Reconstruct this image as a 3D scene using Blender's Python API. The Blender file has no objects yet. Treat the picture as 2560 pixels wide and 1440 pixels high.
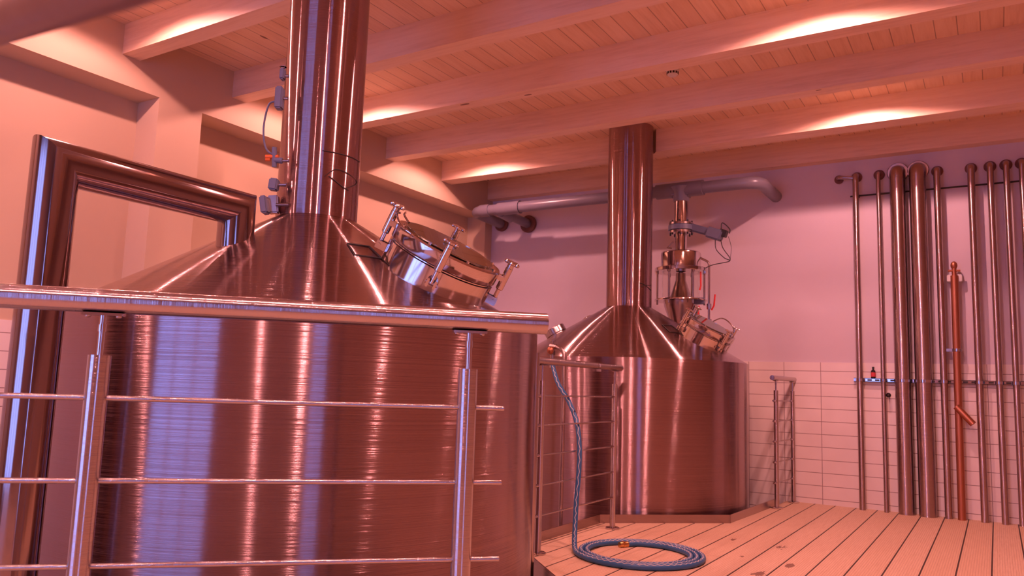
import bpy, bmesh, math, random
import numpy as np
from mathutils import Vector, Matrix
random.seed(4)
PI = math.pi
S = bpy.context.scene
COL = S.collection

# ------------------------------------------------------------------ camera
F_PX = 1952.3
YAW, PITCH, ROLL = [math.radians(a) for a in (31.8167, 7.1249, 1.90099)]
CAM = Vector((0, 0, 0.95))
fw = Vector((-math.sin(YAW)*math.cos(PITCH), math.cos(YAW)*math.cos(PITCH), math.sin(PITCH)))
rt = Vector((math.cos(YAW), math.sin(YAW), 0)); up = rt.cross(fw)
cr = math.cos(ROLL)*rt + math.sin(ROLL)*up
cu = -math.sin(ROLL)*rt + math.cos(ROLL)*up
cam_d = bpy.data.cameras.new('camera'); cam = bpy.data.objects.new('camera', cam_d); COL.objects.link(cam)
cam.matrix_world = Matrix(((cr.x, cu.x, -fw.x, CAM.x), (cr.y, cu.y, -fw.y, CAM.y), (cr.z, cu.z, -fw.z, CAM.z), (0, 0, 0, 1)))
cam_d.sensor_width = 36; cam_d.lens = 36*F_PX/2560; cam_d.clip_start = 0.02; cam_d.clip_end = 100
cam_d.dof.use_dof = True; cam_d.dof.focus_distance = 3.0; cam_d.dof.aperture_fstop = 6.5
S.camera = cam

# ------------------------------------------------------------------ world and colour
w = bpy.data.worlds.new('sky'); S.world = w; w.use_nodes = True
bgn = w.node_tree.nodes['Background']
bgn.inputs[0].default_value = (0.30, 0.33, 1.0, 1); bgn.inputs[1].default_value = 4.6
S.view_settings.view_transform = 'Standard'; S.view_settings.look = 'None'
S.view_settings.exposure = 0.24; S.view_settings.gamma = 1.0
S.view_settings.use_curve_mapping = False

# ------------------------------------------------------------------ room lamps (recessed ceiling downlights)
LAMP_X = (-4.3, -0.8)
LAMP_Y = (-1.15, 0.65, 2.45, 4.25, 6.05)
LAMP_W = {-4.3: 66.0, -0.8: 112.0}
LAMP_COL = (1.0, 0.41, 0.39)
CEIL = 3.30
for lx in LAMP_X:
    for ly in LAMP_Y:
        ld = bpy.data.lights.new('downlight_lamp', 'SPOT'); lo = bpy.data.objects.new('downlight_lamp', ld)
        COL.objects.link(lo); lo.location = (lx, ly, CEIL-0.022)
        ld.energy = LAMP_W[lx]; ld.color = LAMP_COL; ld.spot_size = math.radians(160); ld.spot_blend = 0.28
        ld.shadow_soft_size = 0.03

# ------------------------------------------------------------------ materials
def nt(m):
    m.use_nodes = True
    return m.node_tree.nodes, m.node_tree.links, m.node_tree.nodes['Principled BSDF']
def simple(name, col, rough=0.5, metal=0.0, **kw):
    m = bpy.data.materials.new(name); n, l, b = nt(m)
    b.inputs['Base Color'].default_value = (*col, 1); b.inputs['Roughness'].default_value = rough; b.inputs['Metallic'].default_value = metal
    for k, v in kw.items(): b.inputs[k].default_value = v
    # a faint procedural variation in roughness, so nothing is perfectly even
    no = n.new('ShaderNodeTexNoise'); no.inputs['Scale'].default_value = 14; no.inputs['Detail'].default_value = 4
    ge = n.new('ShaderNodeNewGeometry'); l.new(ge.outputs['Position'], no.inputs['Vector'])
    mr = n.new('ShaderNodeMapRange'); mr.inputs[3].default_value = max(0.02, rough-0.03); mr.inputs[4].default_value = min(1, rough+0.04)
    l.new(no.outputs['Fac'], mr.inputs[0]); l.new(mr.outputs[0], b.inputs['Roughness'])
    return m
class NB:
    "tiny node builder"
    def __init__(s, m):
        s.n, s.l, s.b = nt(m)
        g = s.n.new('ShaderNodeNewGeometry'); s.pos = g.outputs['Position']
        x = s.n.new('ShaderNodeSeparateXYZ'); s.l.new(s.pos, x.inputs[0]); s.x, s.y, s.z = x.outputs
    def math(s, op, a, b=None, c=None):
        q = s.n.new('ShaderNodeMath'); q.operation = op
        for i, v in enumerate((a, b, c)):
            if v is None: continue
            if isinstance(v, (int, float)): q.inputs[i].default_value = v
            else: s.l.new(v, q.inputs[i])
        return q.outputs[0]
    def scale(s, v):
        q = s.n.new('ShaderNodeVectorMath'); q.operation = 'MULTIPLY'; s.l.new(s.pos, q.inputs[0]); q.inputs[1].default_value = v
        return q.outputs[0]
    def noise(s, vec, sc, det=4, rough=.5):
        q = s.n.new('ShaderNodeTexNoise'); s.l.new(vec, q.inputs['Vector']); q.inputs['Scale'].default_value = sc
        q.inputs['Detail'].default_value = det; q.inputs['Roughness'].default_value = rough
        return q.outputs['Fac']
    def voro(s, vec, sc):
        q = s.n.new('ShaderNodeTexVoronoi'); s.l.new(vec, q.inputs['Vector']); q.inputs['Scale'].default_value = sc
        return q.outputs['Distance'], q.outputs['Color']
    def ramp(s, f, stops):
        q = s.n.new('ShaderNodeValToRGB'); s.l.new(f, q.inputs[0]); e = q.color_ramp.elements
        e[0].position, e[0].color = stops[0][0], (*stops[0][1], 1); e[1].position, e[1].color = stops[-1][0], (*stops[-1][1], 1)
        for p, c in stops[1:-1]: k = e.new(p); k.color = (*c, 1)
        return q.outputs[0]
    def mix(s, f, a, b, mode='MIX'):
        q = s.n.new('ShaderNodeMix'); q.data_type = 'RGBA'; q.blend_type = mode
        for i, v in ((0, f), (6, a), (7, b)):
            if isinstance(v, (int, float)): q.inputs[i].default_value = v
            elif isinstance(v, tuple): q.inputs[i].default_value = (*v, 1)
            else: s.l.new(v, q.inputs[i])
        return q.outputs[2]
    def bump(s, h, st=.3, dist=.01):
        q = s.n.new('ShaderNodeBump'); q.inputs['Strength'].default_value = st; q.inputs['Distance'].default_value = dist
        s.l.new(h, q.inputs['Height']); s.l.new(q.outputs[0], s.b.inputs['Normal'])
    def grid(s, co, period, width, off=0.0):
        "1 inside a joint line"
        f = s.math('FRACT', s.math('ADD', s.math('DIVIDE', s.math('SUBTRACT', co, off), period), 0.5))
        d = s.math('ABSOLUTE', s.math('SUBTRACT', f, 0.5))
        return s.math('LESS_THAN', d, width/period/2)

def steel(name, rough, aniso=0.0, col=(0.62, 0.60, 0.59), rot=0.25, brushed=False, spread=0.0, grain=(0, 0, 1)):
    m = bpy.data.materials.new(name); q = NB(m)
    q.b.inputs['Metallic'].default_value = 1; q.b.inputs['Base Color'].default_value = (*col, 1)
    if brushed:
        f = q.noise(q.scale((1.0, 1.0, 300.0)), 5, 3, .6)
        mr = q.n.new('ShaderNodeMapRange'); q.l.new(f, mr.inputs[0]); mr.inputs[3].default_value = rough*0.95; mr.inputs[4].default_value = rough*1.06
        q.l.new(mr.outputs[0], q.b.inputs['Roughness'])
        f2 = q.noise(q.scale((1.0, 1.0, 300.0)), 3, 3, .6)
        c = q.ramp(f2, [(0.3, tuple(v*0.975 for v in col)), (0.7, tuple(min(1, v*1.02) for v in col))])
        q.l.new(c, q.b.inputs['Base Color'])
    else:
        q.b.inputs['Roughness'].default_value = rough
        f = q.noise(q.pos, 30, 3)
        mr = q.n.new('ShaderNodeMapRange'); q.l.new(f, mr.inputs[0]); mr.inputs[3].default_value = rough*.85; mr.inputs[4].default_value = rough*1.15
        q.l.new(mr.outputs[0], q.b.inputs['Roughness'])
    if spread:   # brushing lines run round the drum: they scatter light up and down only
        dv = Vector(grain).normalized()
        co = q.math('ADD', q.math('ADD', q.math('MULTIPLY', q.x, dv.x), q.math('MULTIPLY', q.y, dv.y)), q.math('MULTIPLY', q.z, dv.z))
        tn = q.n.new('ShaderNodeTexNoise'); tn.noise_dimensions = '1D'; tn.inputs['Scale'].default_value = 3100.0; tn.inputs['Detail'].default_value = 1
        q.l.new(co, tn.inputs['W'])
        k = q.math('MULTIPLY', q.math('SUBTRACT', tn.outputs['Fac'], .5), spread)
        gz = q.n.new('ShaderNodeNewGeometry')
        def vm(op, *ins):
            v = q.n.new('ShaderNodeVectorMath'); v.operation = op
            for i, z in enumerate(ins):
                if isinstance(z, tuple): v.inputs[i].default_value = z
                else: q.l.new(z, v.inputs[i])
            return v
        dt = vm('DOT_PRODUCT', gz.outputs['Normal'], tuple(dv)).outputs['Value']
        s1 = vm('SCALE', gz.outputs['Normal']); q.l.new(dt, s1.inputs['Scale'])
        tv = vm('NORMALIZE', vm('SUBTRACT', tuple(dv), s1.outputs[0]).outputs[0])   # up the slope, inside the surface
        sc = vm('SCALE', tv.outputs[0]); q.l.new(k, sc.inputs['Scale'])
        ad = q.n.new('ShaderNodeVectorMath'); ad.operation = 'ADD'; q.l.new(gz.outputs['Normal'], ad.inputs[0]); q.l.new(sc.outputs[0], ad.inputs[1])
        no = q.n.new('ShaderNodeVectorMath'); no.operation = 'NORMALIZE'; q.l.new(ad.outputs[0], no.inputs[0])
        q.l.new(no.outputs[0], q.b.inputs['Normal'])
    if aniso:
        t = q.n.new('ShaderNodeTangent'); t.direction_type = 'RADIAL'; t.axis = 'Z'
        q.l.new(t.outputs[0], q.b.inputs['Tangent'])
        q.b.inputs['Anisotropic'].default_value = aniso; q.b.inputs['Anisotropic Rotation'].default_value = rot
    return m
M = {}
TC = (0.37, 0.245, 0.25)  # steel tinted dark red: the room's reflected red is put into the colour
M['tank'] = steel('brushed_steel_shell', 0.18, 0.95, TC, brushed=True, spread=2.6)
M['cone'] = steel('brushed_steel_cone', 0.15, 0.93, (0.48, 0.35, 0.345), brushed=True, spread=3.4)  # same steel as the shell, lightened in colour to stand for stronger light
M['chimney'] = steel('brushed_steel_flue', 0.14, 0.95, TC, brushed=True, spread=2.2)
M['duct'] = steel('satin_steel_duct', 0.12, 0, (0.36, 0.28, 0.275))
M['polish'] = steel('polished_steel', 0.10, 0, (0.62, 0.55, 0.54))
M['polish_z'] = steel('polished_steel_posts', 0.14, 0, (0.60, 0.53, 0.52), spread=1.6)
M['polish_d'] = steel('polished_steel_front_rail', 0.12, 0, (0.60, 0.53, 0.52), spread=1.8, grain=(1, 1, 0))
M['polish_y'] = steel('polished_steel_side_rail', 0.15, 0, (0.60, 0.53, 0.52), spread=1.8, grain=(0, 1, 0))
M['satin'] = steel('satin_steel', 0.22, 0, (0.50, 0.42, 0.41))
M['pipe'] = steel('pipe_steel', 0.20, 0, (0.46, 0.36, 0.35), spread=1.8)
M['copper'] = steel('reddish_pipe_metal', 0.45, 0, (0.50, 0.20, 0.12))
M['handrail_dark'] = steel('brown_steel_tube', 0.42, 0, (0.30, 0.16, 0.12))
M['brass'] = steel('brass', 0.3, 0, (0.75, 0.42, 0.16))
M['dark'] = simple('dark_rubber', (0.03, 0.025, 0.03), .5)
M['seam'] = simple('dark_seam', (0.03, 0.02, 0.02), .6)
M['grey_pvc'] = simple('grey_plastic_pipe', (0.19, 0.17, 0.22), .30)
M['grey_box'] = simple('grey_plastic_housing', (0.15, 0.16, 0.25), .45)
M['orange'] = simple('orange_plastic', (0.75, 0.16, 0.03), .4)
M['red'] = simple('red_handle_plastic', (0.75, 0.03, 0.03), .4)
M['brown'] = simple('brown_rubber_collar', (0.16, 0.06, 0.05), .6)
M['hose'] = simple('blue_rubber_hose', (0.035, 0.14, 0.33), .42)
M['stripe'] = simple('pale_hose_stripe', (0.62, 0.60, 0.62), .5)
M['bottle'] = simple('dark_bottle_glass', (0.02, 0.01, 0.015), .12)
M['label'] = simple('red_paper_label', (0.65, 0.06, 0.08), .6)
M['white'] = simple('white_plastic', (0.75, 0.72, 0.7), .4)
g = bpy.data.materials.new('clear_glass'); n_, l_, b_ = nt(g)
b_.inputs['Base Color'].default_value = (0.80, 0.95, 0.88, 1); b_.inputs['Roughness'].default_value = 0.02
b_.inputs['Transmission Weight'].default_value = 1.0; b_.inputs['IOR'].default_value = 1.45
M['glass'] = g
g2 = g.copy(); g2.name = 'thin_clear_acrylic'; g2.node_tree.nodes['Principled BSDF'].inputs['IOR'].default_value = 1.12; g2.node_tree.nodes['Principled BSDF'].inputs['Base Color'].default_value = (.97, .97, .95, 1); M['acrylic'] = g2
def glow():
    m = bpy.data.materials.new('lamp_lens'); n, l, b = nt(m)
    b.inputs['Base Color'].default_value = (1, .8, .6, 1); b.inputs['Emission Color'].default_value = (*LAMP_COL, 1); b.inputs['Emission Strength'].default_value = 25
    return m
M['lens'] = glow()

def pine(name, axis, boards=None):
    m = bpy.data.materials.new(name); q = NB(m)
    st = {'x': (0.5, 7, 7), 'y': (7, 0.5, 7)}[axis]
    gr = q.noise(q.scale(st), 6, 6, .65)
    big = q.noise(q.scale(tuple(v*.35 for v in st)), 3, 2)
    f = q.math('ADD', q.math('MULTIPLY', gr, .6), q.math('MULTIPLY', big, .4))
    c = q.ramp(f, [(0.32, (0.74, 0.50, 0.33)), (0.5, (0.86, 0.62, 0.44)), (0.7, (0.92, 0.70, 0.52))])
    kst = {'x': (1.0, 3.0, 3.0), 'y': (3.0, 1.0, 3.0)}[axis]
    d, kc = q.voro(q.scale(kst), 1.5)
    sep = q.n.new('ShaderNodeSeparateColor'); q.l.new(kc, sep.inputs[0])
    rad = q.math('MULTIPLY', sep.outputs[0], 0.085)
    kn = q.math('LESS_THAN', q.math('ADD', d, q.math('MULTIPLY', gr, .02)), rad)
    c = q.mix(q.math('MULTIPLY', kn, .85), c, (0.16, 0.055, 0.03))
    h = gr
    if boards:
        per, wd, off = boards
        co = q.x if axis == 'y' else q.y
        ln = q.grid(co, per, wd, off)
        idx = q.math('FLOOR', q.math('ADD', q.math('DIVIDE', q.math('SUBTRACT', co, off), per), 0.0))
        wn = q.n.new('ShaderNodeTexWhiteNoise'); wn.noise_dimensions = '1D'; q.l.new(idx, wn.inputs['W'])
        c = q.mix(q.math('MULTIPLY', wn.outputs['Value'], .22), c, (0.62, 0.36, 0.20))
        c = q.mix(q.math('MULTIPLY', ln, .55), c, (0.13, 0.05, 0.025))
        h = q.math('SUBTRACT', q.math('MULTIPLY', gr, .15), ln)
    q.l.new(c, q.b.inputs['Base Color']); q.b.inputs['Roughness'].default_value = .5
    q.bump(h, .35, .004)
    return m
M['beam'] = pine('pine_beam_wood', 'x')
M['boards'] = pine('pine_ceiling_boards', 'y', (0.125, 0.006, 0.0))

def deckmat():
    m = bpy.data.materials.new('grooved_deck_boards'); q = NB(m)
    off = -0.731
    gr = q.noise(q.scale((30, 1.2, 5)), 4, 6, .7)
    sp = q.noise(q.scale((60, 60, 60)), 2, 4, .8)
    co = q.x
    wv = q.noise(q.scale((0.0, .8, 0)), 1.3, 2)
    gap = q.grid(co, 0.168, 0.009, off)
    rib = q.math('ABSOLUTE', q.math('SUBTRACT', q.math('FRACT', q.math('DIVIDE', co, 0.0129)), .5))
    idx = q.math('FLOOR', q.math('DIVIDE', q.math('SUBTRACT', co, off), 0.168))
    wn = q.n.new('ShaderNodeTexWhiteNoise'); wn.noise_dimensions = '1D'; q.l.new(idx, wn.inputs['W'])
    f = q.math('ADD', q.math('MULTIPLY', gr, .55), q.math('MULTIPLY', sp, .45))
    c = q.ramp(f, [(0.30, (0.58, 0.38, 0.23)), (0.50, (0.74, 0.53, 0.37)), (0.68, (0.84, 0.65, 0.48))])
    c = q.mix(q.math('MULTIPLY', wn.outputs['Value'], .35), c, (0.66, 0.42, 0.24))
    c = q.mix(q.math('MULTIPLY', q.math('LESS_THAN', rib, .13), .30), c, (0.32, 0.16, 0.09))
    blot = q.noise(q.scale((26, 9, 1)), 1.0, 4, .7)
    # worn dark spill stains at fixed spots on the boards
    for sx, sy, sr in ((-1.50, 5.26, .07), (-1.18, 5.22, .11), (-1.03, 4.69, .10), (-1.116, 4.38, .13), (-1.31, 4.78, .05), (-0.90, 4.58, .04), (-1.79, 5.07, .05)):
        ax = q.math('DIVIDE', q.math('SUBTRACT', q.x, sx), sr*.33); ay = q.math('DIVIDE', q.math('SUBTRACT', q.y, sy), sr)
        dd = q.math('SQRT', q.math('ADD', q.math('MULTIPLY', ax, ax), q.math('MULTIPLY', ay, ay)))
        nn = q.math('LESS_THAN', q.math('ADD', dd, q.math('MULTIPLY', blot, 4.2)), 2.6)
        c = q.mix(q.math('MULTIPLY', nn, .75), c, (0.12, 0.03, 0.02))
    c = q.mix(q.math('MULTIPLY', gap, .95), c, (0.03, 0.01, 0.008))
    q.l.new(c, q.b.inputs['Base Color']); q.b.inputs['Roughness'].default_value = .62
    h = q.math('SUBTRACT', q.math('MULTIPLY', rib, .25), gap)
    q.bump(h, .5, .006)
    return m
M['deck'] = deckmat()

def plaster(name, col):
    m = bpy.data.materials.new(name); q = NB(m)
    f = q.noise(q.pos, 3, 3); f2 = q.noise(q.pos, 120, 3)
    c = q.ramp(f, [(0.3, tuple(v*.97 for v in col)), (0.7, col)])
    q.l.new(c, q.b.inputs['Base Color']); q.b.inputs['Roughness'].default_value = .85
    q.bump(f2, .12, .003)
    return m
M['wall_white'] = plaster('white_plaster', (0.68, 0.60, 0.685))
M['wall_cream'] = plaster('cream_plaster', (0.66, 0.49, 0.345))
M['wall_dark'] = plaster('terracotta_plaster', (0.40, 0.26, 0.22))
M['concrete'] = plaster('grey_screed', (0.50, 0.42, 0.38))
def tilemat(axis):
    m = bpy.data.materials.new('wall_tiles_'+axis); q = NB(m)
    co = q.x if axis == 'x' else q.y
    a = q.grid(co, 0.3205, 0.005, -1.3407 if axis == 'x' else 7.489)
    b = q.grid(q.z, 0.1125, 0.005, 0.0465)
    j = q.math('MAXIMUM', a, b)
    f = q.noise(q.pos, 6, 2)
    c = q.ramp(f, [(0.3, (0.82, 0.73, 0.70)), (0.7, (0.86, 0.77, 0.74))])
    c = q.mix(q.math('MULTIPLY', j, .85), c, (0.22, 0.12, 0.12))
    q.l.new(c, q.b.inputs['Base Color'])
    q.l.new(q.math('ADD', q.math('MULTIPLY', j, .45), .32), q.b.inputs['Roughness'])
    q.bump(q.math('SUBTRACT', 1, j), .4, .003)
    return m
M['tile_x'] = tilemat('x'); M['tile_y'] = tilemat('y')

# ------------------------------------------------------------------ mesh helpers
def basis(d):
    d = Vector(d).normalized()
    a = Vector((0, 0, 1)) if abs(d.z) < .9 else Vector((1, 0, 0))
    u = a.cross(d).normalized(); v = d.cross(u)
    return u, v, d
class MB:
    def __init__(s): s.bm = bmesh.new()
    def box(s, a, b):
        vs = [s.bm.verts.new((x, y, z)) for z in (a[2], b[2]) for y in (a[1], b[1]) for x in (a[0], b[0])]
        for f in ((0, 2, 3, 1), (4, 5, 7, 6), (0, 1, 5, 4), (2, 6, 7, 3), (0, 4, 6, 2), (1, 3, 7, 5)): s.bm.faces.new([vs[i] for i in f])
        return s
    def obox(s, c, ax, h, bev=0.0):
        c = Vector(c); u, v, wv = [Vector(q).normalized() for q in ax]
        t = bmesh.new(); bmesh.ops.create_cube(t, size=2)
        for ve in t.verts: ve.co = Vector((ve.co.x*h[0], ve.co.y*h[1], ve.co.z*h[2]))
        if bev: bmesh.ops.bevel(t, geom=t.edges[:], offset=bev, segments=2, affect='EDGES')
        for ve in t.verts: ve.co = c + u*ve.co.x + v*ve.co.y + wv*ve.co.z
        me = bpy.data.meshes.new('tmp'); t.to_mesh(me); t.free(); s.bm.from_mesh(me); bpy.data.meshes.remove(me)
        return s
    def ring(s, pts): return [s.bm.verts.new(p) for p in pts]
    def skin(s, r1, r2):
        n = len(r1)
        for i in range(n): s.bm.faces.new((r1[i], r1[(i+1) % n], r2[(i+1) % n], r2[i]))
    def tube(s, pts, r, seg=24, caps=True, closed=False):
        P = [Vector(p) for p in pts]; n = len(P)
        rs = r if isinstance(r, (list, tuple)) else [r]*n
        u, v, d = basis(P[1]-P[0])
        dirs = [u*math.cos(2*PI*k/seg)+v*math.sin(2*PI*k/seg) for k in range(seg)]
        rings = [s.ring([P[0]+q*rs[0] for q in dirs])]
        cur = dirs
        for i in range(1, n):
            d0 = (P[i]-P[i-1]).normalized()
            if i < n-1:
                d1 = (P[i+1]-P[i]).normalized(); nn = (d0+d1)
                nn = nn.normalized() if nn.length > 1e-6 else d0
            else: nn = d0
            nd = []
            for q in cur:  # slide along the segment on to the mitre plane
                t = -(q.dot(nn))/(d0.dot(nn)) if abs(d0.dot(nn)) > 1e-4 else 0
                nd.append(q+d0*t)
            rings.append(s.ring([P[i]+q*rs[i] for q in nd]))
            if i < n-1:   # back to the section square to the next segment
                cur = []
                for q in nd: cur.append(q - d1*(q.dot(d1)))
                cur = [q.normalized() for q in cur]
        for a, b in zip(rings, rings[1:]): s.skin(a, b)
        if caps:
            s.bm.faces.new(list(reversed(rings[0]))); s.bm.faces.new(rings[-1])
        return s
    def lathe(s, prof, c=(0, 0, 0), axis=(0, 0, 1), seg=64, cap0=False, cap1=False):
        c = Vector(c); u, v, d = basis(axis); rings = []
        if Vector(axis).normalized().z > .999: u, v = Vector((1, 0, 0)), Vector((0, 1, 0))
        for r, z in prof:
            rings.append(s.ring([c+d*z+(u*math.cos(2*PI*k/seg)+v*math.sin(2*PI*k/seg))*max(r, 1e-5) for k in range(seg)]))
        for a, b in zip(rings, rings[1:]): s.skin(a, b)
        if cap0: s.bm.faces.new(list(reversed(rings[0])))
        if cap1: s.bm.faces.new(rings[-1])
        return s
    def cyl(s, c, axis, r, h, seg=32, bev=0.0):
        if bev: return s.lathe([(r-bev, 0), (r, bev), (r, h-bev), (r-bev, h)], c, axis, seg, True, True)
        return s.lathe([(r, 0), (r, h)], c, axis, seg, True, True)
    def prism(s, poly, z0, z1):
        a = s.ring([(x, y, z0) for x, y in poly]); b = s.ring([(x, y, z1) for x, y in poly])
        s.skin(a, b); s.bm.faces.new(list(reversed(a))); s.bm.faces.new(b)
        return s
    def ball(s, c, r, sc=(1, 1, 1)):
        t = bmesh.ops.create_icosphere(s.bm, subdivisions=3, radius=r)
        for v in t['verts']: v.co = Vector((v.co.x*sc[0], v.co.y*sc[1], v.co.z*sc[2]))+Vector(c)
        return s
WL = {}
def build(name, mb, mat, parent=None, origin=None, local=False, angle=35):
    bm = mb.bm
    bmesh.ops.recalc_face_normals(bm, faces=bm.faces[:])
    if parent is not None: o0 = Vector((0, 0, 0)) if local else WL[parent.name]
    else:
        if origin is None:
            xs = [v.co.x for v in bm.verts]; ys = [v.co.y for v in bm.verts]; zs = [v.co.z for v in bm.verts]
            origin = ((min(xs)+max(xs))/2, (min(ys)+max(ys))/2, min(zs))
        o0 = Vector(origin)
    for v in bm.verts: v.co -= o0
    me = bpy.data.meshes.new(name); bm.to_mesh(me); bm.free()
    me.materials.append(M[mat] if isinstance(mat, str) else mat)
    me.shade_smooth(); me.set_sharp_from_angle(angle=math.radians(angle))
    o = bpy.data.objects.new(name, me); COL.objects.link(o)
    if parent is not None: o.parent = parent; WL[o.name] = o0
    else: o.location = o0; WL[o.name] = o0
    return o
def tag(o, label, cat, group=None, kind=None):
    if label: o['label'] = label
    if cat: o['category'] = cat
    if group: o['group'] = group
    if kind: o['kind'] = kind
    return o
def thing(name, label, cat, loc, group=None, rot=None):
    o = bpy.data.objects.new(name, None); COL.objects.link(o); o.location = loc; o.empty_display_size = .1
    if rot: o.rotation_euler = rot
    WL[o.name] = Vector(loc)
    return tag(o, label, cat, group)
def struct(name, mb, mat, label=None):
    o = build(name, mb, mat, origin=(0, 0, 0)); o['kind'] = 'structure'
    return o
def copy_tree(o, parent=None):
    c = o.copy(); COL.objects.link(c)
    if parent is not None: c.parent = parent
    for ch in list(o.children): copy_tree(ch, c)
    return c
def V(*a): return Vector(a)
def bez(pts, n=8):
    "smooth curve through points (catmull-rom)"
    P = [Vector(p) for p in pts]; P = [P[0]*2-P[1]]+P+[P[-1]*2-P[-2]]; out = []
    for i in range(1, len(P)-2):
        for k in range(n):
            t = k/n; a, b, c, d = P[i-1:i+3]
            out.append(.5*((2*b)+(c-a)*t+(2*a-5*b+4*c-d)*t*t+(-a+3*b-3*c+d)*t**3))
    out.append(P[-2]); return out
def fillet(a, b, c, r, n=7):
    "rounded corner at b between a and c"
    a, b, c = Vector(a), Vector(b), Vector(c); u = (a-b).normalized(); v = (c-b).normalized()
    p, q = b+u*r, b+v*r
    return [(1-t)**2*p+2*t*(1-t)*b+t*t*q for t in [k/n for k in range(n+1)]]

# ------------------------------------------------------------------ the room
XL, XR, YB, YF, ZF = -4.95, 2.6, 7.489, -3.0, -1.0
NX = -5.20; LZ = 2.885
deck_poly = [(-2.43, 4.12), (-1.5, 3.19), (-1.5, 2.30), (-0.93, 1.80), (-0.93, 1.70), (-3.2, -0.57), (-3.2, YF), (XR, YF), (XR, YB),
             (-1.65, YB), (-1.65, 7.06), (-1.70, 5.89), (-2.436, 5.22)]
struct('floor', MB().prism(deck_poly, -0.14, 0.0), 'deck')
struct('floor.001', MB().box((NX-.1, YF-.1, ZF-.1), (XR+.1, YB+.1, ZF)), 'concrete')
struct('ceiling', MB().box((NX-.1, YF-.1, CEIL), (XR+.1, YB+.1, CEIL+.12)), 'boards')
struct('wall_back', MB().box((NX-.1, YB, ZF), (XR+.1, YB+.15, CEIL)), 'wall_white')
mb = MB().box((NX-.15, YF, ZF), (NX, YB, CEIL))
mb.box((NX, YF, LZ), (XL, YB, CEIL))
for a, b in ((YF, -0.55), (3.18, 3.53), (7.35, YB)): mb.box((NX, a, ZF), (XL, b, LZ))
struct('wall_left', mb, 'wall_cream')
# right wall with a narrow upright window, rear wall with a wide three-light window
wy0, wy1, wz0, wz1 = -2.25, -1.30, 0.10, 2.85
mb = MB().box((XR, YF, ZF), (XR+.07, wy0, CEIL)).box((XR, wy1, ZF), (XR+.07, YB, CEIL)).box((XR, wy0, ZF), (XR+.07, wy1, wz0)).box((XR, wy0, wz1), (XR+.07, wy1, CEIL))
struct('wall_right', mb, 'wall_dark')
rx0, rx1, rz0, rz1 = -4.05, -1.45, 0.0, 2.85
mb = MB().box((NX, YF-.15, ZF), (rx0, YF, CEIL)).box((rx1, YF-.15, ZF), (XR, YF, CEIL)).box((rx0, YF-.15, ZF), (rx1, YF, rz0)).box((rx0, YF-.15, rz1), (rx1, YF, CEIL))
struct('wall_front', mb, 'wall_dark')
mb = MB()
for x in (rx0, -3.22, -2.40, rx1-.06): mb.box((x, YF-.12, rz0), (x+.07, YF-.05, rz1))
for z in (rz0, rz1-.06): mb.box((rx0, YF-.12, z), (rx1, YF-.05, z+.06))
wn = struct('window_1', mb, 'white')
p = build('window_pane', MB().box((rx0+.02, YF-.10, rz0+.02), (rx1-.02, YF-.094, rz1-.02)), 'glass', wn)
mb = MB()
for y in (wy0, wy1-.04): mb.box((XR+.01, y, wz0), (XR+.06, y+.04, wz1))
for z in (wz0, 1.02, 1.34, 1.93, 2.3, wz1-.04): mb.box((XR+.01, wy0, z), (XR+.06, wy1, z+.05))
wn = struct('window_2', mb, 'white')
build('window_pane', MB().box((XR+.032, wy0+.01, wz0+.01), (XR+.037, wy1-.01, wz1-.01)), 'glass', wn)
for nm, loc, rot, sx, sy in (('window_portal', ((rx0+rx1)/2, YF-.13, (rz0+rz1)/2), (PI/2, 0, 0), rx1-rx0, rz1-rz0), ('window_portal', (XR+.068, (wy0+wy1)/2, (wz0+wz1)/2), (0, PI/2, 0), wz1-wz0, wy1-wy0)):
    ld = bpy.data.lights.new(nm, 'AREA'); ld.shape = 'RECTANGLE'; ld.size = sx; ld.size_y = sy; ld.cycles.is_portal = True
    lo = bpy.data.objects.new(nm, ld); COL.objects.link(lo); lo.location = loc
    # portals must face the room
    d = Vector((0, 1, 0)) if loc[1] < YF else Vector((-1, 0, 0))
    lo.rotation_euler = d.to_track_quat('-Z', 'Y').to_euler()
    if abs(d.x) > .5: ld.size, ld.size_y = sy, sx
# tiling: back wall dado and niche dado
struct('trim_1', MB().box((NX, YB-.008, ZF), (XR, YB+.002, 1.25)), 'tile_x')
mb = MB().box((NX-.002, -0.55, ZF), (NX+.008, 3.18, 1.25)).box((NX-.002, 3.53, ZF), (NX+.008, 7.35, 1.25)).box((XL-.002, 3.18, ZF), (XL+.008, 3.53, 1.25))
struct('trim_2', mb, 'tile_y')
# steel upstand strip round the tank cut-out in the deck
mb = MB()
path = [(-2.43, 4.20), (-2.436, 5.22), (-1.70, 5.89), (-1.65, 7.06)]
for (a, b) in zip(path, path[1:]):
    A = V(*a, 0); B = V(*b, 0); d = (B-A).normalized(); nn = V(-d.y, d.x, 0)
    mb.obox((A+B)/2+V(0, 0, -.035)+nn*.006, (d, nn, (0, 0, 1)), ((B-A).length/2+.006, .005, .095))
A = V(-2.43, 4.12, 0); B = V(-1.5, 3.19, 0); d = (B-A).normalized(); nn = V(d.y, -d.x, 0)
mb.obox((A+B)/2+V(0, 0, -.07)+nn*.004, (d, nn, (0, 0, 1)), ((B-A).length/2, .004, .075))
struct('trim_3', mb, 'pipe')

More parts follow.
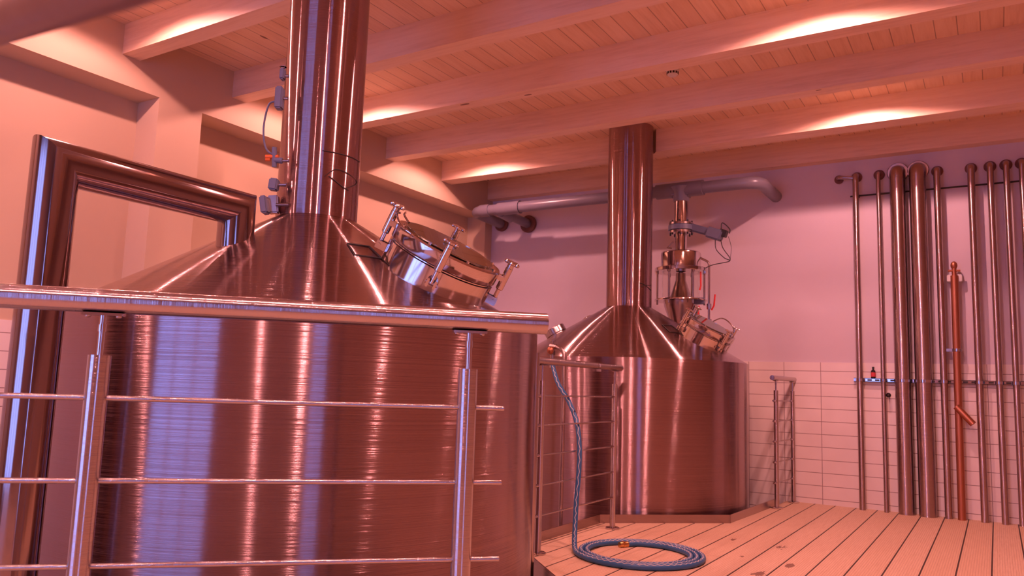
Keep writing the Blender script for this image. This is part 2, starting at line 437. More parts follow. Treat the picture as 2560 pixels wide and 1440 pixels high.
# ------------------------------------------------------------------ ceiling beams
BZ = 3.09; BW = 0.13
bl = ['pine ceiling beam nearest the camera, above the bend of the steel duct', 'pine ceiling beam just in front of the large flue pipe',
      'pine ceiling beam behind the large flue, second from the camera side', 'pine ceiling beam over the gap between the two tanks, bright lamp pools on its face',
      'pine ceiling beam directly in front of the rear tank flue', 'pine ceiling beam notched around the rear tank flue, next to the wall plate',
      'flat pine wall plate beam resting against the rear white wall']
C1 = V(-2.78, 2.66, 0); C2 = V(-2.735, 6.37, 0)
for k, yf in enumerate((1.98, 2.88, 3.78, 4.68, 5.58, 6.48)):
    if abs(yf-6.48) < .01:
        R = .225; cx, cy = C2.x, C2.y
        poly = [(XL, yf), ]
        h = math.sqrt(R*R-(yf-cy)**2); a0 = math.atan2(yf-cy, -h); a1 = math.atan2(yf-cy, h)
        for i in range(13):
            a = a0+(a1-a0)*i/12; poly.append((cx+R*math.cos(a), cy+R*math.sin(a)))
        poly += [(XR, yf), (XR, yf+BW+.05), (XL, yf+BW+.05)]
        mb = MB().prism(poly, BZ, CEIL)
    else: mb = MB().box((XL, yf, BZ), (XR, yf+BW, CEIL))
    o = build('ceiling_beam', mb, 'beam')
    tag(o, bl[(k if k < 1 else k)], 'beam', 'pine beams under the ceiling')
o = build('ceiling_beam', MB().box((XL, 7.375, BZ-.005), (XR, YB, CEIL)), 'beam'); tag(o, bl[6], 'beam', 'pine beams under the ceiling')

# ------------------------------------------------------------------ downlight fixtures
first = None
for lx in LAMP_X:
    for k, ly in enumerate(LAMP_Y):
        side = {-4.3: 'left wall row', -0.8: 'middle row', 1.9: 'right-hand row'}[lx]
        lab = 'recessed ceiling downlight, %s, %s of its row from the window' % (side, ('first', 'second', 'third', 'fourth', 'fifth')[k])
        if first is None:
            first = thing('ceiling_downlight', lab, 'lamp', (lx, ly, CEIL), 'recessed ceiling downlights')
            build('trim_ring', MB().lathe([(.034, 0), (.034, -.012), (.052, -.012), (.055, 0)]), 'white', first, local=True)
            build('lens', MB().cyl((0, 0, -.006), (0, 0, 1), .034, .004), 'lens', first, local=True)
        else:
            c = copy_tree(first); c.location = (lx, ly, CEIL); c['label'] = lab

# ------------------------------------------------------------------ tanks
def cone_pt(C, R, rt_, zb, zt, ang, rho, off=0):
    z = zb+(zt-zb)*(R-rho)/(R-rt_); u = V(math.cos(ang), math.sin(ang), 0)
    nrm = (u*(zt-zb)+V(0, 0, R-rt_)).normalized()
    return C+u*rho+V(0, 0, z)+nrm*off, nrm, u
def manway(root, C, R, rt_, zb, zt, ang, rho, clamp0, scale=1.0, bar=1):
    P, nrm, u = cone_pt(C, R, rt_, zb, zt, ang, rho)
    t = nrm.cross(u).normalized(); xd = t.cross(nrm).normalized()
    mat = Matrix((xd, t, nrm)).transposed()
    col = build('manway_collar', MB().lathe([(.242, -.07), (.242, .082), (.236, .086), (.236, .09), (.21, .09), (.21, -.07)], seg=96), 'polish', root, local=True)
    # local build: place by rotation
    col.location = P-WL[root.name]; col.rotation_euler = mat.to_euler(); col.scale = (scale,)*3
    def sub(name, mb, m): return build(name, mb, m, col, local=True)
    sub('gasket', MB().lathe([(.212, .0905), (.238, .0905), (.238, .0945), (.212, .0945)], seg=96), 'seam')
    sub('lid_ring', MB().lathe([(.205, .095), (.243, .095), (.245, .098), (.245, .150), (.240, .156), (.218, .158), (.205, .150), (.205, .095)], seg=96), 'polish')
    sub('glass_lid', MB().lathe([(0, .150), (.204, .150), (.204, .166), (0, .166)], seg=96), 'glass')
    for k in range(8):
        a = 2*PI*k/8+.3; sub('rim_bolt', MB().cyl((.224*math.cos(a), .224*math.sin(a), .156), (0, 0, 1), .007, .008, 6), 'polish')
    for k in range(4):
        a = clamp0+PI/2*k; ca, sa = math.cos(a), math.sin(a)
        rad = V(ca, sa, 0); tg = V(-sa, ca, 0)
        b = MB()
        # lug on the collar
        for s_ in (-1, 1): b.obox(rad*.262+tg*.016*s_+V(0, 0, .03), (rad, tg, (0, 0, 1)), (.024, .005, .018), .002)
        b.tube([rad*.272+tg*.026+V(0, 0, .03), rad*.272-tg*.026+V(0, 0, .03)], .008, 12)
        # swing bolt with square sleeve
        b.tube([rad*.272+V(0, 0, .03), rad*.272+V(0, 0, .205)], .0095, 14)
        b.cyl(rad*.272+V(0, 0, .085), (0, 0, 1), .0165, .105, 20, .003)
        # lug on the lid ring
        b.obox(rad*.252+V(0, 0, .135), (rad, tg, (0, 0, 1)), (.022, .018, .012), .003)
        sub('clamp_bolt', b, 'polish')
        b = MB(); b.cyl(rad*.272+V(0, 0, .185), (0, 0, 1), .015, .03, 16, .003)
        for j in range(5):
            aj = 2*PI*j/5+.2; b.cyl(rad*.272+V(.026*math.cos(aj), .026*math.sin(aj), .206), (0, 0, 1), .011, .014, 14, .004)
        b.cyl(rad*.272+V(0, 0, .204), (0, 0, 1), .024, .016, 20, .004)
        sub('star_knob', b, 'polish')
    a = clamp0+PI+.0
    if bar:
        pts = []
        for da, rr, zz in ((.0, .25, .19), (.12, .262, .185), (.62, .262, .165), (.85, .25, .160), (.9, .235, .157)):
            pts.append(V(math.cos(a+da)*rr, math.sin(a+da)*rr, zz))
        b = MB().tube(bez(pts, 5), .0045, 10)
        pts2 = [V(math.cos(a+da)*(rr-.02), math.sin(a+da)*(rr-.02), zz+.012) for da, rr, zz in ((.0, .25, .19), (.1, .25, .18), (.3, .225, .165))]
        b.tube(bez(pts2, 5), .0045, 10)
        sub('lid_handle', b, 'polish')
    return col, P, nrm, xd, t

def tank(name, label, C, R, rch, zb, zt, flue_top):
    root = thing(name, label, 'tank', (C.x, C.y, ZF), 'brewing tanks')
    # a skirted upright drum
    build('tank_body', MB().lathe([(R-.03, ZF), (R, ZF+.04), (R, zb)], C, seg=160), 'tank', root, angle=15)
    build('tank_cone', MB().lathe([(R, zb), (rch-.002, zt)], C, seg=160), 'cone', root, angle=15)
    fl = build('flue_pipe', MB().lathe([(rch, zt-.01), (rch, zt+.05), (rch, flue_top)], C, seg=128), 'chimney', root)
    return root, fl
T1 = tank('brewing_tank', 'large brushed steel tank behind the front railing with duct on its cone', C1, 1.088, .193, 1.19, 1.71, CEIL)
T2 = tank('brewing_tank', 'smaller looking brushed steel tank by the rear wall, ringed by wooden deck', C2, 1.01, .200, 1.19, 1.667, CEIL)
r1, fl1 = T1; r2, fl2 = T2
manway(r1, C1, 1.088, .193, 1.19, 1.71, 0.0, .73, math.radians(37))
manway(r2, C2, 1.01, .200, 1.19, 1.667, math.radians(-8), .70, math.radians(62), .92, 0)
# outlined pad plates beside the manways
for root, C, R, rc, zt, a_, rho in ((r1, C1, 1.088, .193, 1.71, -.40, .56), (r2, C2, 1.01, .2, 1.667, -.50, .56)):
    b = MB(); q = []
    for da, dr in ((-.10, -.05), (.10, -.05), (.10, .06), (-.10, .06)): q.append(cone_pt(C, R, rc, 1.19, zt, a_+da, rho+dr, .003)[0])
    b.tube(q+[q[0]], .0035, 8); build('weld_plate', b, 'seam', root)

# mitred vapour duct of the front tank
DX = -2.73
b = MB().tube([(DX, 1.393, ZF), (DX, 1.393, 1.663), (DX, 2.156, 1.663), (DX, 2.156, 1.47)], .0755, 48)
d_ = build('vapour_duct', b, 'duct', r1)
# dark lines on the front flue: joint seam and painted reflections as thin tubes
def unray(px, py):
    return (fw+cr*((px-1280)/F_PX)-cu*((py-720)/F_PX))
def on_cyl(px, py, C, R):
    d = unray(px, py); a = d.x**2+d.y**2; o = CAM-C
    bq = o.x*d.x+o.y*d.y; cq = o.x**2+o.y**2-R*R
    disc = max(0, bq*bq-a*cq); t = (-bq-math.sqrt(disc))/a
    return CAM+d*t
def flue_curve(pxs, C, R):
    return bez([on_cyl(x, y, C, R) for x, y in pxs], 6)
b = MB()
b.tube(flue_curve([(806, 376), (830, 380), (860, 387), (885, 396), (899, 405)], C1, .1955), .002, 6)
b.tube(flue_curve([(822, 440), (838, 452), (858, 468), (872, 476)], C1, .1955), .002, 6)
b.tube(flue_curve([(812, 440), (830, 427), (845, 424), (870, 434), (893, 456), (880, 466), (858, 472)], C1, .1955), .0017, 6)
build('flue_line', b, 'seam', fl1)
b = MB()  # thin dark lines on the rear flue
b.tube(flue_curve([(1600, 707), (1612, 712), (1624, 722), (1628, 726)], C2, .2025), .003, 6)
b.tube(flue_curve([(1603, 716), (1616, 713), (1627, 714)], C2, .2025), .003, 6)
build('flue_line', b, 'seam', fl2)

# capped port on the rear tank cone, facing left
P, nrm, u = cone_pt(C2, 1.01, .2, 1.19, 1.667, math.radians(-160), .63)
b = MB().lathe([(.084, -.05), (.084, .006), (.094, .008), (.097, .012), (.097, .060), (.092, .066), (0, .066)], P, nrm, 48)
prt = build('inspection_cap', b, 'satin', r2)
P2_, n2_, _ = cone_pt(C2, 1.01, .2, 1.19, 1.667, math.radians(172), .40)
b = MB().lathe([(.075, -.02), (.075, .035), (.072, .038), (.0, .040)], P2_, n2_, 32); build('blank_cap', b, 'satin', r2)

# ------------------------------------------------------------------ railings
def saddle(b, P, d):
    b.obox(P, (d, V(-d.y, d.x, 0), V(0, 0, 1)), (.042, .0165, .0028), .0025)
    return b
ZR = 1.10
def railing(name, label, posts, ends, base_z=0.0, hr=.0255, pr_=.0225, clips=False, rod_ext=(.1, .1), rods=(.896, .726, .555, .383, .212), sleeve=None, mt='polish_y', zrail=ZR, rod_r=.0058):
    A = V(*posts[0], 0); B = V(*posts[1], 0); d = (B-A).normalized()
    root = thing(name, label, 'railing', (A.x, A.y, base_z), 'stainless steel railings')
    E0, E1 = V(*ends[0], zrail), V(*ends[1], zrail)
    hd = build('handrail', MB().tube([E0, E1], hr, 48), mt, root)
    if sleeve is not None:
        Q = E0+(E1-E0)*sleeve
        b = MB().tube([Q-d*.012, Q+d*.012], hr+.003, 32)
        b.obox(Q-V(0, 0, hr+.008), (d, V(-d.y, d.x, 0), V(0, 0, 1)), (.04, .014, .008), .002)
        build('joint_sleeve', b, 'polish', hd)
    for (x, y) in posts:
        P = V(x, y, base_z)
        po = build('post', MB().tube([P, P+V(0, 0, .985-base_z)], pr_, 48), 'polish_z', root)
        b = MB().lathe([(.048, 0), (.050, .002), (.050, .008), (.044, .012), (pr_, .012)], P, (0, 0, 1), 40, True)
        build('base_flange', b, 'polish', po)
        b = MB().tube([P+V(0, 0, .98-base_z), P+V(0, 0, zrail-hr-.002-base_z)], .0068, 18)
        b.tube([P+V(0, 0, 1.035-base_z), P+V(0, 0, 1.05-base_z)], .0085, 18)
        saddle(b, V(x, y, zrail-hr-.003), d)
        for q in (-.030, .030): b.ball(V(x, y, zrail-hr-.007)+d*q, .006, (1, 1, .6))
        build('saddle_bracket', b, 'polish', po)
        if clips:
            for z in rods: build('rod_clip', MB().tube([V(x, y, z)-d*.062, V(x, y, z)+d*.0], .0105, 14), 'polish', po)
    for z in rods:
        R0 = (A-d*rod_ext[0]); R1 = (B+d*rod_ext[1])
        build('infill_rod', MB().tube([V(R0.x, R0.y, z), V(R1.x, R1.y, z)], rod_r, 24), mt, root)
    return root
railing('railing', 'front stainless railing crossing the picture before the large tank', [(-1.607, .951), (-1.049, 1.509)], [(-2.45, .108), (-0.918, 1.640)], rod_ext=(.85, .088), mt='polish_d')
railing('railing', 'stainless railing with thin rods between hose and the two tanks', [(-2.27, 4.03), (-2.275, 5.075)], [(-2.268, 3.93), (-2.277, 5.18)], clips=True, rod_ext=(.05, .05), sleeve=.68, hr=.021, pr_=.0195)
railing('railing', 'short two-post railing against the tiled wall right of the rear tank', [(-1.607, 6.93), (-1.573, 7.41)], [(-1.614, 6.83), (-1.569, 7.47)], clips=True, rod_ext=(.085, .03), pr_=.0195, zrail=1.09, hr=.021)
# tall handrail tube of the steps, passing close over the lens at upper left
q1 = CAM+unray(-23, 62)*.62; q2 = CAM+unray(277, -55)*.40; dd = q2-q1
L0 = q1-dd*2.6; L1 = q2+dd*3.2
st = thing('stair_handrail', 'blurred steel handrail tube crossing the top left corner of the picture', 'railing', (L0.x, L0.y, 0))
build('handrail', MB().tube([L0, L1], .0165, 32), 'handrail_dark', st)
build('post', MB().tube([V(L0.x, L0.y, 0), L0+dd*.05], .018, 24), 'polish', st)
build('post', MB().tube([V(L1.x, L1.y, 0), L1-dd*.05], .018, 24), 'polish', st)

# ------------------------------------------------------------------ slim pipe beside the front tank
b = MB().tube([(-2.168, 3.775, ZF), (-2.168, 3.775, 1.135)], .019, 28)
o = build('standing_pipe', b, 'satin'); tag(o, 'upright steel pipe in the gap right of the large tank', 'pipe')

# ------------------------------------------------------------------ water standpipe with valve and hose
sx_, sy_ = -2.56, 4.85
sp = thing('water_standpipe', 'steel water pipe with brass valve and bent top behind the railing', 'pipe', (sx_, sy_, ZF))
pp = [V(sx_, sy_, ZF)]+fillet((sx_, sy_, .5), (sx_, sy_, 1.225), (sx_-.2, sy_, 1.245), .075)+[V(sx_-.075, sy_, 1.232)]
build('riser', MB().tube(pp, .015, 20), 'pipe', sp)
b = MB().tube([(sx_-.065, sy_, 1.232), (sx_-.115, sy_, 1.236)], .018, 8)
b.tube([(sx_-.095, sy_, 1.236), (sx_-.095, sy_, 1.13)], .015, 16); b.cyl((sx_-.095, sy_, 1.175), (0, 0, 1), .021, .03, 6)
b.tube([(sx_-.095, sy_, 1.24), (sx_-.095, sy_, 1.275)], .007, 12); b.cyl((sx_-.095, sy_, 1.27), (0, 0, 1), .02, .008, 12)
build('valve_body', b, 'satin', sp)
build('valve_knob', MB().ball((sx_-.102, sy_-.02, 1.205), .024, (1, 1, 1.15)), 'copper', sp)
# hose
hx, hy = sx_-.095, sy_
cc = V(-1.785, 4.37, 0); pts = [V(hx, hy, 1.125), V(-2.609, 4.80, 1.054), V(-2.529, 4.72, .966), V(-2.414, 4.64, .868), V(-2.311, 4.56, .744), V(-2.254, 4.50, .599), V(-2.228, 4.45, .432), V(-2.220, 4.41, .267), V(-2.205, 4.37, .14), V(-2.172, 4.30, .045)]
N = 66; a0 = math.radians(205)
for i in range(N+1):
    t = i/N; a = a0+t*2*PI*2.75
    r = .372-.034*(t*2.75)
    z = .017+(.028 if 0 < 0 else 0)
    pts.append(cc+V(math.cos(a)*r*1.0, math.sin(a)*r, z))
a = a0+2*PI*2.75; e = pts[-1]; pts.append(e+V(-math.sin(a)*.07, math.cos(a)*.07, 0)+V(math.cos(a), math.sin(a), 0)*-.04)
hp = bez(pts, 5)
hs = thing('water_hose', 'blue rubber hose hanging from the valve and coiled on the deck', 'hose', (cc.x, cc.y, 0))
build('hose_tube', MB().tube(hp, .0155, 18), 'hose', hs)
# pale zigzag stripe along the hose
b = MB(); zz = []
for i, p in enumerate(hp[:-1]):
    d = (hp[i+1]-p).normalized(); tow = (CAM-p); tow = (tow-d*tow.dot(d)).normalized()
    if i > 50: tow = (tow*.4+V(0, 0, 1)).normalized()
    sd = d.cross(tow); zz.append(p+(tow+sd*(.28 if i % 2 else -.28)).normalized()*.0150)
b.tube(zz, .0023, 6); build('hose_stripe', b, 'stripe', hs)
dE = (hp[-1]-hp[-3]).normalized()
b = MB().tube([hp[-1]-dE*.01, hp[-1]+dE*.05], .0175, 16); b.tube([hp[-1]+dE*.012, hp[-1]+dE*.028], .021, 6); build('hose_coupling', b, 'brass', hs)
b = MB().tube([V(hx, hy, 1.14), V(hx, hy, 1.085)], .0185, 16); build('hose_coupling', b, 'polish', hs)

# ------------------------------------------------------------------ wall pipes
PY = YB-.095
def wall_pipe(label, x, r, ztop, mat='pipe', zb=0.0, col_r=None, dx=0.0):
    root = thing('wall_pipe', label, 'pipe', (x, PY, zb), 'upright pipes on the rear wall')
    bend = max(r*1.5, .035)
    pts = [V(x+dx, PY, zb)]+fillet((x, PY, zb), (x, PY, ztop), (x, YB, ztop), min(bend, .09))+[V(x, YB-.004, ztop)]
    pc = build('pipe_run', MB().tube(pts, r, 36), mat, root)
    cr_ = col_r or (r+.02)
    build('wall_collar', MB().lathe([(cr_, 0), (cr_, .010), (cr_-.006, .016), (r-.002, .016)], (x, YB-.003, ztop), (0, -1, 0), 36, True), 'brown' if r < .05 else mat, root)
    b = MB().lathe([(r+.006, -.011), (r+.006, .011), (r-.001, .011)], (x, PY, 1.10), (0, 0, 1), 32).lathe([(r-.001, -.011), (r+.006, -.011)], (x, PY, 1.10), (0, 0, 1), 32)
    build('pipe_clip', b, 'polish', root)
    return root
specs = [(-1.005, .026, 2.925, 'leftmost upright steel pipe on the wall, with a side branch on top'),
         (-.820, .0185, 2.925, 'thin upright steel pipe left of the two thick wall pipes'),
         (-.669, .062, 2.93, 'thick upright steel pipe on the wall, left one of the pair'),
         (-.512, .066, 2.93, 'thick upright steel pipe on the wall, right one of the pair'),
         (-.364, .027, 2.905, 'upright steel pipe just right of the thick wall pipe pair'),
         (-.113, .028, 2.90, 'upright steel pipe right of the short red pipe'),
         (.024, .025, 2.90, 'upright steel pipe third from the right picture edge'),
         (.137, .024, 2.90, 'upright steel pipe second from the right picture edge'),
         (.245, .024, 2.90, 'upright steel pipe at the right picture edge')]
for x, r, zt, lab in specs:
    root = wall_pipe(lab, x, r, zt, col_r=(.088 if r > .05 else .046))
    if x == -1.005:
        pts = fillet((x, PY, zt-.03), (x-.15, PY, zt-.005), (x-.15, YB, zt-.005), .05)
        b = MB().tube([V(x, PY, zt-.03)]+pts+[V(x-.15, YB-.004, zt-.005)], .017, 24); build('side_branch', b, 'pipe', root)
        build('wall_collar', MB().lathe([(.040, 0), (.040, .010), (.034, .016), (.015, .016)], (x-.15, YB-.003, zt-.005), (0, -1, 0), 32, True), 'brown', root)
# short reddish pipe with valve on top and a side outlet
x = -.262
root = thing('wall_pipe', 'short rusty red upright pipe with a tap on top and slanted outlet', 'pipe', (x, PY, 0), 'upright pipes on the rear wall')
build('pipe_run', MB().tube([(x-.01, PY, 0), (x, PY, 1.98)], .029, 32), 'copper', root)
b = MB().ball((x, PY, 2.065), .026, (1, 1, 1.35)); b.tube([(x-.045, PY-.01, 2.02), (x+.045, PY, 2.02)], .009, 12); b.tube([(x, PY, 1.97), (x, PY, 2.04)], .018, 16)
build('tap', b, 'copper', root)
build('wall_bracket', MB().obox((x, YB-.045, 1.96), ((1, 0, 0), (0, 1, 0), (0, 0, 1)), (.055, .045, .03), .006), 'white', root)
build('pipe_clamp', MB().lathe([(.028, -.012), (.036, -.012), (.036, .012), (.028, .012)], (x, PY, 1.36), (0, 0, 1), 24).obox((x-.05, PY+.02, 1.36), ((1, 0, 0), (0, 1, 0), (0, 0, 1)), (.03, .03, .012)), 'satin', root)
build('side_outlet', MB().tube([(x-.02, PY-.035, .90), (x+.095, PY-.055, .765)], .026, 24), 'copper', root)
# rails that carry the pipes
o = build('pipe_support_rod', MB().tube([(-1.06, YB-.028, 2.748), (1.2, YB-.028, 2.748)], .0075, 14).box((-1.0, YB-.03, 2.735), (-.985, YB, 2.76)), 'seam'); tag(o, 'thin dark rod behind the tops of the wall pipes', 'rod')
b = MB().box((-1.06, YB-.05, 1.085), (1.2, YB-.046, 1.117)).box((-1.06, YB-.05, 1.085), (1.2, YB-.008, 1.089)).box((-1.06, YB-.05, 1.113), (1.2, YB-.008, 1.117))
ch = build('strut_channel', b, 'polish'); tag(ch, 'shiny slotted steel rail carrying the wall pipes at the tile edge', 'rail')
WL[ch.name] = Vector(ch.location)
xx = -.95
while xx < .5:
    build('slot', MB().box((xx, YB-.0512, 1.094), (xx+.035, YB-.0500, 1.108)), 'seam', ch); xx += .06
# little bottle, black ball
bt = thing('small_bottle', 'small dark bottle with red label standing on the pipe rail', 'bottle', (-.905, YB-.030, 1.117))
build('bottle_glass', MB().lathe([(0, 0), (.018, 0), (.019, .003), (.019, .058), (.015, .068), (.008, .073), (.008, .083)], (-.905, YB-.030, 1.117), (0, 0, 1), 28), 'bottle', bt)
build('label', MB().lathe([(.0193, .014), (.0196, .016), (.0196, .048), (.0193, .050)], (-.905, YB-.030, 1.117), (0, 0, 1), 28), 'label', bt)
build('cap', MB().cyl((-.905, YB-.030, 1.198), (0, 0, 1), .0095, .018, 20, .002), 'dark', bt)
kb = thing('ball_knob', 'black ball on a short stem below the bottle on tiles', 'knob', (-.785, YB-.008, .975))
build('ball', MB().ball((-.785, YB-.075, .975), .021), 'bottle', kb)
build('stem', MB().tube([(-.785, YB-.008, .975), (-.785, YB-.06, .975)], .006, 12), 'satin', kb)

# ------------------------------------------------------------------ grey plastic feed pipe under the ceiling
GY = 6.88; GZ = 2.82
gp = thing('grey_feed_pipe', 'long grey plastic pipe below the beams, running to the rear flue', 'pipe', (-3.3, GY, GZ))
gr_ = .056
pts = [V(-4.80, YB-.02, GZ-.02)]+fillet((-4.80, YB, GZ-.02), (-4.80, GY, GZ), (-4.0, GY, GZ), .12)+fillet((-2.2, GY, GZ), (-1.72, GY, GZ), (-1.72, YB, GZ), .16)+[V(-1.72, YB-.004, GZ)]
mp = build('main_run', MB().tube(pts, gr_, 36), 'grey_pvc', gp)
b = MB().tube([(-4.70, GY, GZ), (-4.58, GY, GZ)], gr_+.010, 32)
b.tube([(-4.47, GY, GZ-.0), (-4.20, GY, GZ)], gr_+.012, 32)
b.tube([(-4.44, GY+.02, GZ-.03), (-4.44, GY+.20, GZ-.045)], gr_+.008, 28)
build('pipe_fittings', b, 'grey_pvc', gp)
build('wall_branch', MB().tube([(-4.44, GY, GZ-.03), (-4.44, YB-.01, GZ-.05)], .05, 28), 'grey_pvc', gp)
for bx, r_, z_ in ((-4.80, .085, GZ-.02), (-4.44, .098, GZ-.05)):
    build('wall_collar', MB().lathe([(r_, 0), (r_, .03), (r_-.01, .04), (.04, .04)], (bx, YB-.012, z_), (0, -1, 0), 40, True), 'brown', gp)
# tee towards the feeder
FX, FY = -2.44, 6.88
b = MB().tube([(FX-.24, GY, GZ), (FX+.21, GY, GZ)], gr_+.016, 32)
b.lathe([(.105, .02), (.075, -.04), (.075, -.105), (.070, -.115), (.05, -.115)], (FX, FY, GZ), (0, 0, 1), 36)
b.obox((FX, FY, GZ-.035), ((1, 0, 0), (0, 1, 0), (0, 0, 1)), (.10, .055, .045), .02)
build('tee_fitting', b, 'grey_pvc', gp)

# ------------------------------------------------------------------ feeder on the rear tank
fd = thing('grain_feeder', 'tall steel feeder with glass cylinder and cone hopper on the rear tank', 'feeder', (FX, FY, 1.36))
def L(prof, z=0, seg=48): return MB().lathe(prof, (FX, FY, z), (0, 0, 1), seg)
build('inlet_pipe', L([(.064, 2.72), (.064, 2.49)]), 'polish', fd)
build('upper_flange', L([(.05, 2.505), (.108, 2.503), (.112, 2.498), (.112, 2.482), (.05, 2.480)]), 'satin', fd)
build('gate_valve', L([(.05, 2.478), (.118, 2.476), (.118, 2.430), (.05, 2.428)]), 'grey_box', fd)
build('lower_flange', L([(.05, 2.426), (.112, 2.424), (.112, 2.402), (.05, 2.40)]), 'satin', fd)
for k in range(8):
    a = 2*PI*k/8+.2; build('flange_bolt', MB().cyl((FX+.098*math.cos(a), FY+.098*math.sin(a), 2.385), (0, 0, 1), .0085, .135, 6), 'dark', fd)
build('neck_pipe', L([(.054, 2.402), (.054, 2.21)]), 'polish', fd)
build('housing', L([(.03, 2.235), (.165, 2.225), (.180, 2.215), (.183, 2.20), (.183, 2.075), (.178, 2.07)]), 'polish', fd)
b = L([(.02, 2.072), (.235, 2.072), (.238, 2.068), (.238, 2.042), (.235, 2.038), (.02, 2.038)])
for k in range(6):
    a = 2*PI*k/6+.35; b.cyl((FX+.215*math.cos(a), FY+.215*math.sin(a), 2.02), (0, 0, 1), .016, .03, 8)
build('top_plate', b, 'polish', fd)
build('sight_glass', L([(.170, 2.036), (.170, 1.785), (.164, 1.785), (.164, 2.036), (.170, 2.036)], seg=64), 'acrylic', fd)
build('inner_cone', L([(.045, 2.03), (.048, 1.96), (.10, 1.80), (.11, 1.787)]), 'satin', fd)
for k in range(6):
    a = 2*PI*k/6+.35; build('tie_rod', MB().tube([(FX+.212*math.cos(a), FY+.212*math.sin(a), 1.735), (FX+.212*math.cos(a), FY+.212*math.sin(a), 2.045)], .0095, 12), 'satin', fd)
build('bottom_plate', L([(.02, 1.782), (.236, 1.782), (.238, 1.779), (.238, 1.768), (.02, 1.766)]), 'polish', fd)
build('hopper_cone', L([(.155, 1.768), (.150, 1.72), (.055, 1.46), (.055, 1.38)]), 'satin', fd)
# valve actuator arm and cables
ax_ = V(.86, -.05, -.32).normalized(); u_, v_, _ = basis(ax_)
A0 = V(FX+.10, FY, 2.455)
arm = build('valve_actuator', MB().obox(A0+ax_*.09, (ax_, v_, u_), (.10, .035, .030), .012).obox(A0+ax_*.235, (ax_, v_, u_), (.075, .05, .048), .014), 'grey_box', fd)
build('cable_plug', MB().obox(A0+ax_*.32+V(.0, 0, .03), (ax_, v_, u_), (.035, .032, .03), .005).tube(bez([A0+ax_*.30+V(0, 0, .05), A0+ax_*.30+V(.01, 0, .12), A0+ax_*.36+V(.02, 0, .08), A0+ax_*.37+V(.01, 0, .04)], 5), .005, 8), 'dark', arm)
b = MB(); E0_ = A0+ax_*.24
b.tube(bez([E0_+V(0, 0, -.05), E0_+V(.01, 0, -.14), E0_+V(.08, 0, -.22), E0_+V(.13, 0, -.255), E0_+V(-.02, 0, -.28), E0_+V(-.10, 0, -.31)], 6), .004, 8)
b.tube(bez([E0_+V(.05, 0, -.05), E0_+V(.07, 0, -.13), E0_+V(.13, 0, -.22), E0_+V(.135, 0, -.25)], 6), .004, 8)
b.tube(bez([E0_+V(.12, 0, -.03), E0_+V(.145, 0, -.13), E0_+V(.135, 0, -.255)], 6), .0022, 8)
build('cable', b, 'dark', arm)
build('hand_lever', MB().tube([(FX-.06, FY-.03, 2.33), (FX-.115, FY-.04, 2.27), (FX-.075, FY-.04, 2.262)], .006, 10), 'satin', fd)

# spray water line with red lever valves behind the rear manway
SX, SY = FX+.265, 6.88
sl = thing('rinse_water_line', 'thin steel line with red lever valves beside the glass feeder', 'pipe', (SX, SY, 1.3))
pts = [V(FX+.17, SY, 2.17)]+fillet((FX+.17, SY, 2.17), (SX, SY, 2.12), (SX, SY, 1.8), .03)+[V(SX, SY, 1.30)]
build('line_pipe', MB().tube(pts, .0105, 16), 'satin', sl)
b = MB().tube([(SX, SY, 1.74), (SX, SY, 1.69)], .022, 8).tube([(SX, SY, 1.60), (SX, SY, 1.52)], .024, 8).tube([(SX-.12, SY-.02, 1.56), (SX+.05, SY, 1.56)], .014, 16).ball((SX, SY, 1.56), .028).ball((SX-.10, SY-.02, 1.56), .026)
b.tube([(SX-.10, SY-.02, 1.50), (SX-.10, SY-.02, 1.72)], .011, 14).tube([(SX-.10, SY-.02, 1.66), (SX-.10, SY-.02, 1.62)], .02, 8)
b.tube([(SX, SY, 1.46), (SX+.035, SY, 1.46)], .012, 12)
vb = build('valve_set', b, 'satin', sl)
build('pressure_switch', MB().obox((SX-.085, SY-.02, 1.765), ((1, 0, 0), (0, 1, 0), (0, 0, 1)), (.05, .025, .03), .006), 'grey_box', sl)
for pz in (((SX-.065, SY-.04, 2.03), (SX-.06, SY-.05, 1.90), (SX-.07, SY-.05, 1.86)), ((SX-.075, SY-.05, 1.72), (SX-.085, SY-.05, 1.62), (SX-.09, SY-.05, 1.58)), ((SX+.065, SY-.03, 1.82), (SX+.055, SY-.03, 1.72), (SX+.03, SY-.02, 1.68))):
    build('lever_handle', MB().tube(list(pz), .0075, 8), 'red', sl)
b = MB().tube(bez([(SX+.02, SY-.05, 1.56), (SX+.14, SY-.07, 1.60), (SX+.235, SY-.09, 1.53), (SX+.25, SY-.10, 1.44), (SX+.20, SY-.12, 1.36), (SX+.14, SY-.14, 1.33)], 6), .0055, 10)
build('curved_hose', b, 'satin', sl)

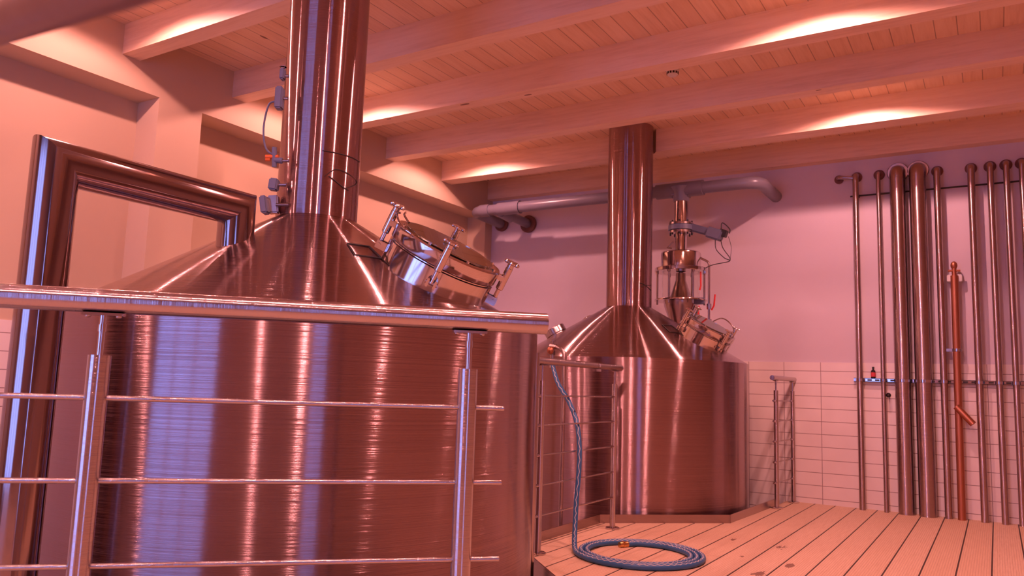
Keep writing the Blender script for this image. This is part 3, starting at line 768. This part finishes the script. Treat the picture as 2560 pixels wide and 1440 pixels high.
# ------------------------------------------------------------------ instruments behind the front flue
def at(px, py, d): return CAM+unray(px, py)*d
D_ = 3.62
base = at(722, 540, D_+.02)
ins = thing('valve_instruments', 'grey control boxes, cable and orange valve mounted behind the large flue', 'control box', (base.x, base.y, 1.55))
build('carrier_conduit', MB().tube([(base.x, base.y, 1.45), (base.x, base.y, CEIL)], .012, 14), 'satin', ins)
hr_ = V(cr.x, cr.y, 0).normalized(); hf_ = V(-hr_.y, hr_.x, 0); zz_ = V(0, 0, 1)
def ib(name, px, py, w_, h_, dpt, mat, tilt=0, extra=0):
    a_ = hr_*math.cos(tilt)+zz_*math.sin(tilt); b_ = zz_*math.cos(tilt)-hr_*math.sin(tilt)
    return build(name, MB().obox(at(px, py, D_+extra), (a_, hf_, b_), (w_/2, dpt/2, h_/2), .006), mat, ins)
ib('solenoid_block', 707, 186, .022, .055, .04, 'grey_box')
ib('solenoid_cap', 708, 168, .03, .012, .03, 'polish')
ib('junction_box', 699, 246, .034, .105, .05, 'grey_box')
b = MB().tube(bez([at(691, 252, D_), at(672, 262, D_), at(660, 310, D_), at(660, 350, D_), at(668, 376, D_), at(684, 387, D_)], 7), .0045, 10); build('control_cable', b, 'grey_box', ins)
b = MB().tube([at(686, 368, D_), at(686, 418, D_)], .0115, 16); b.tube([at(686, 400, D_), at(706, 402, D_)], .014, 16); build('valve_stem', b, 'grey_box', ins)
b = MB().tube([at(664, 392, D_), at(696, 392, D_)], .010, 14); b.tube([at(664, 399, D_), at(676, 399, D_)], .008, 14); build('orange_valve', b, 'orange', ins)
ib('sensor_box', 685, 462, .040, .055, .05, 'grey_box', -.1)
ib('terminal_box', 662, 513, .032, .082, .06, 'grey_box', .18)
ib('terminal_box_arm', 684, 512, .05, .085, .04, 'satin', .1, .03)
for x0_, x1_, y_ in ((690, 716, 462), (700, 720, 246), (708, 722, 190), (700, 722, 402), (690, 722, 512)):
    build('mounting_arm', MB().tube([at(x0_, y_, D_), at(x1_, y_, D_)], .008, 12), 'satin', ins)

# ------------------------------------------------------------------ smoke detector
sd = thing('smoke_detector', 'small round white smoke detector between beams on the board ceiling', 'smoke detector', (-1.945, 5.28, CEIL))
build('housing', MB().lathe([(.048, 0), (.048, -.012), (.042, -.020), (.040, -.038), (.028, -.048), (0, -.05)], (-1.945, 5.28, CEIL), (0, 0, 1), 36), 'white', sd)
for k in range(12):
    a = 2*PI*k/12; b = MB().obox((-1.945+.0405*math.cos(a), 5.28+.0405*math.sin(a), CEIL-.029), ((math.cos(a), math.sin(a), 0), (-math.sin(a), math.cos(a), 0), (0, 0, 1)), (.003, .006, .008))
    build('vent_slot', b, 'seam', sd)
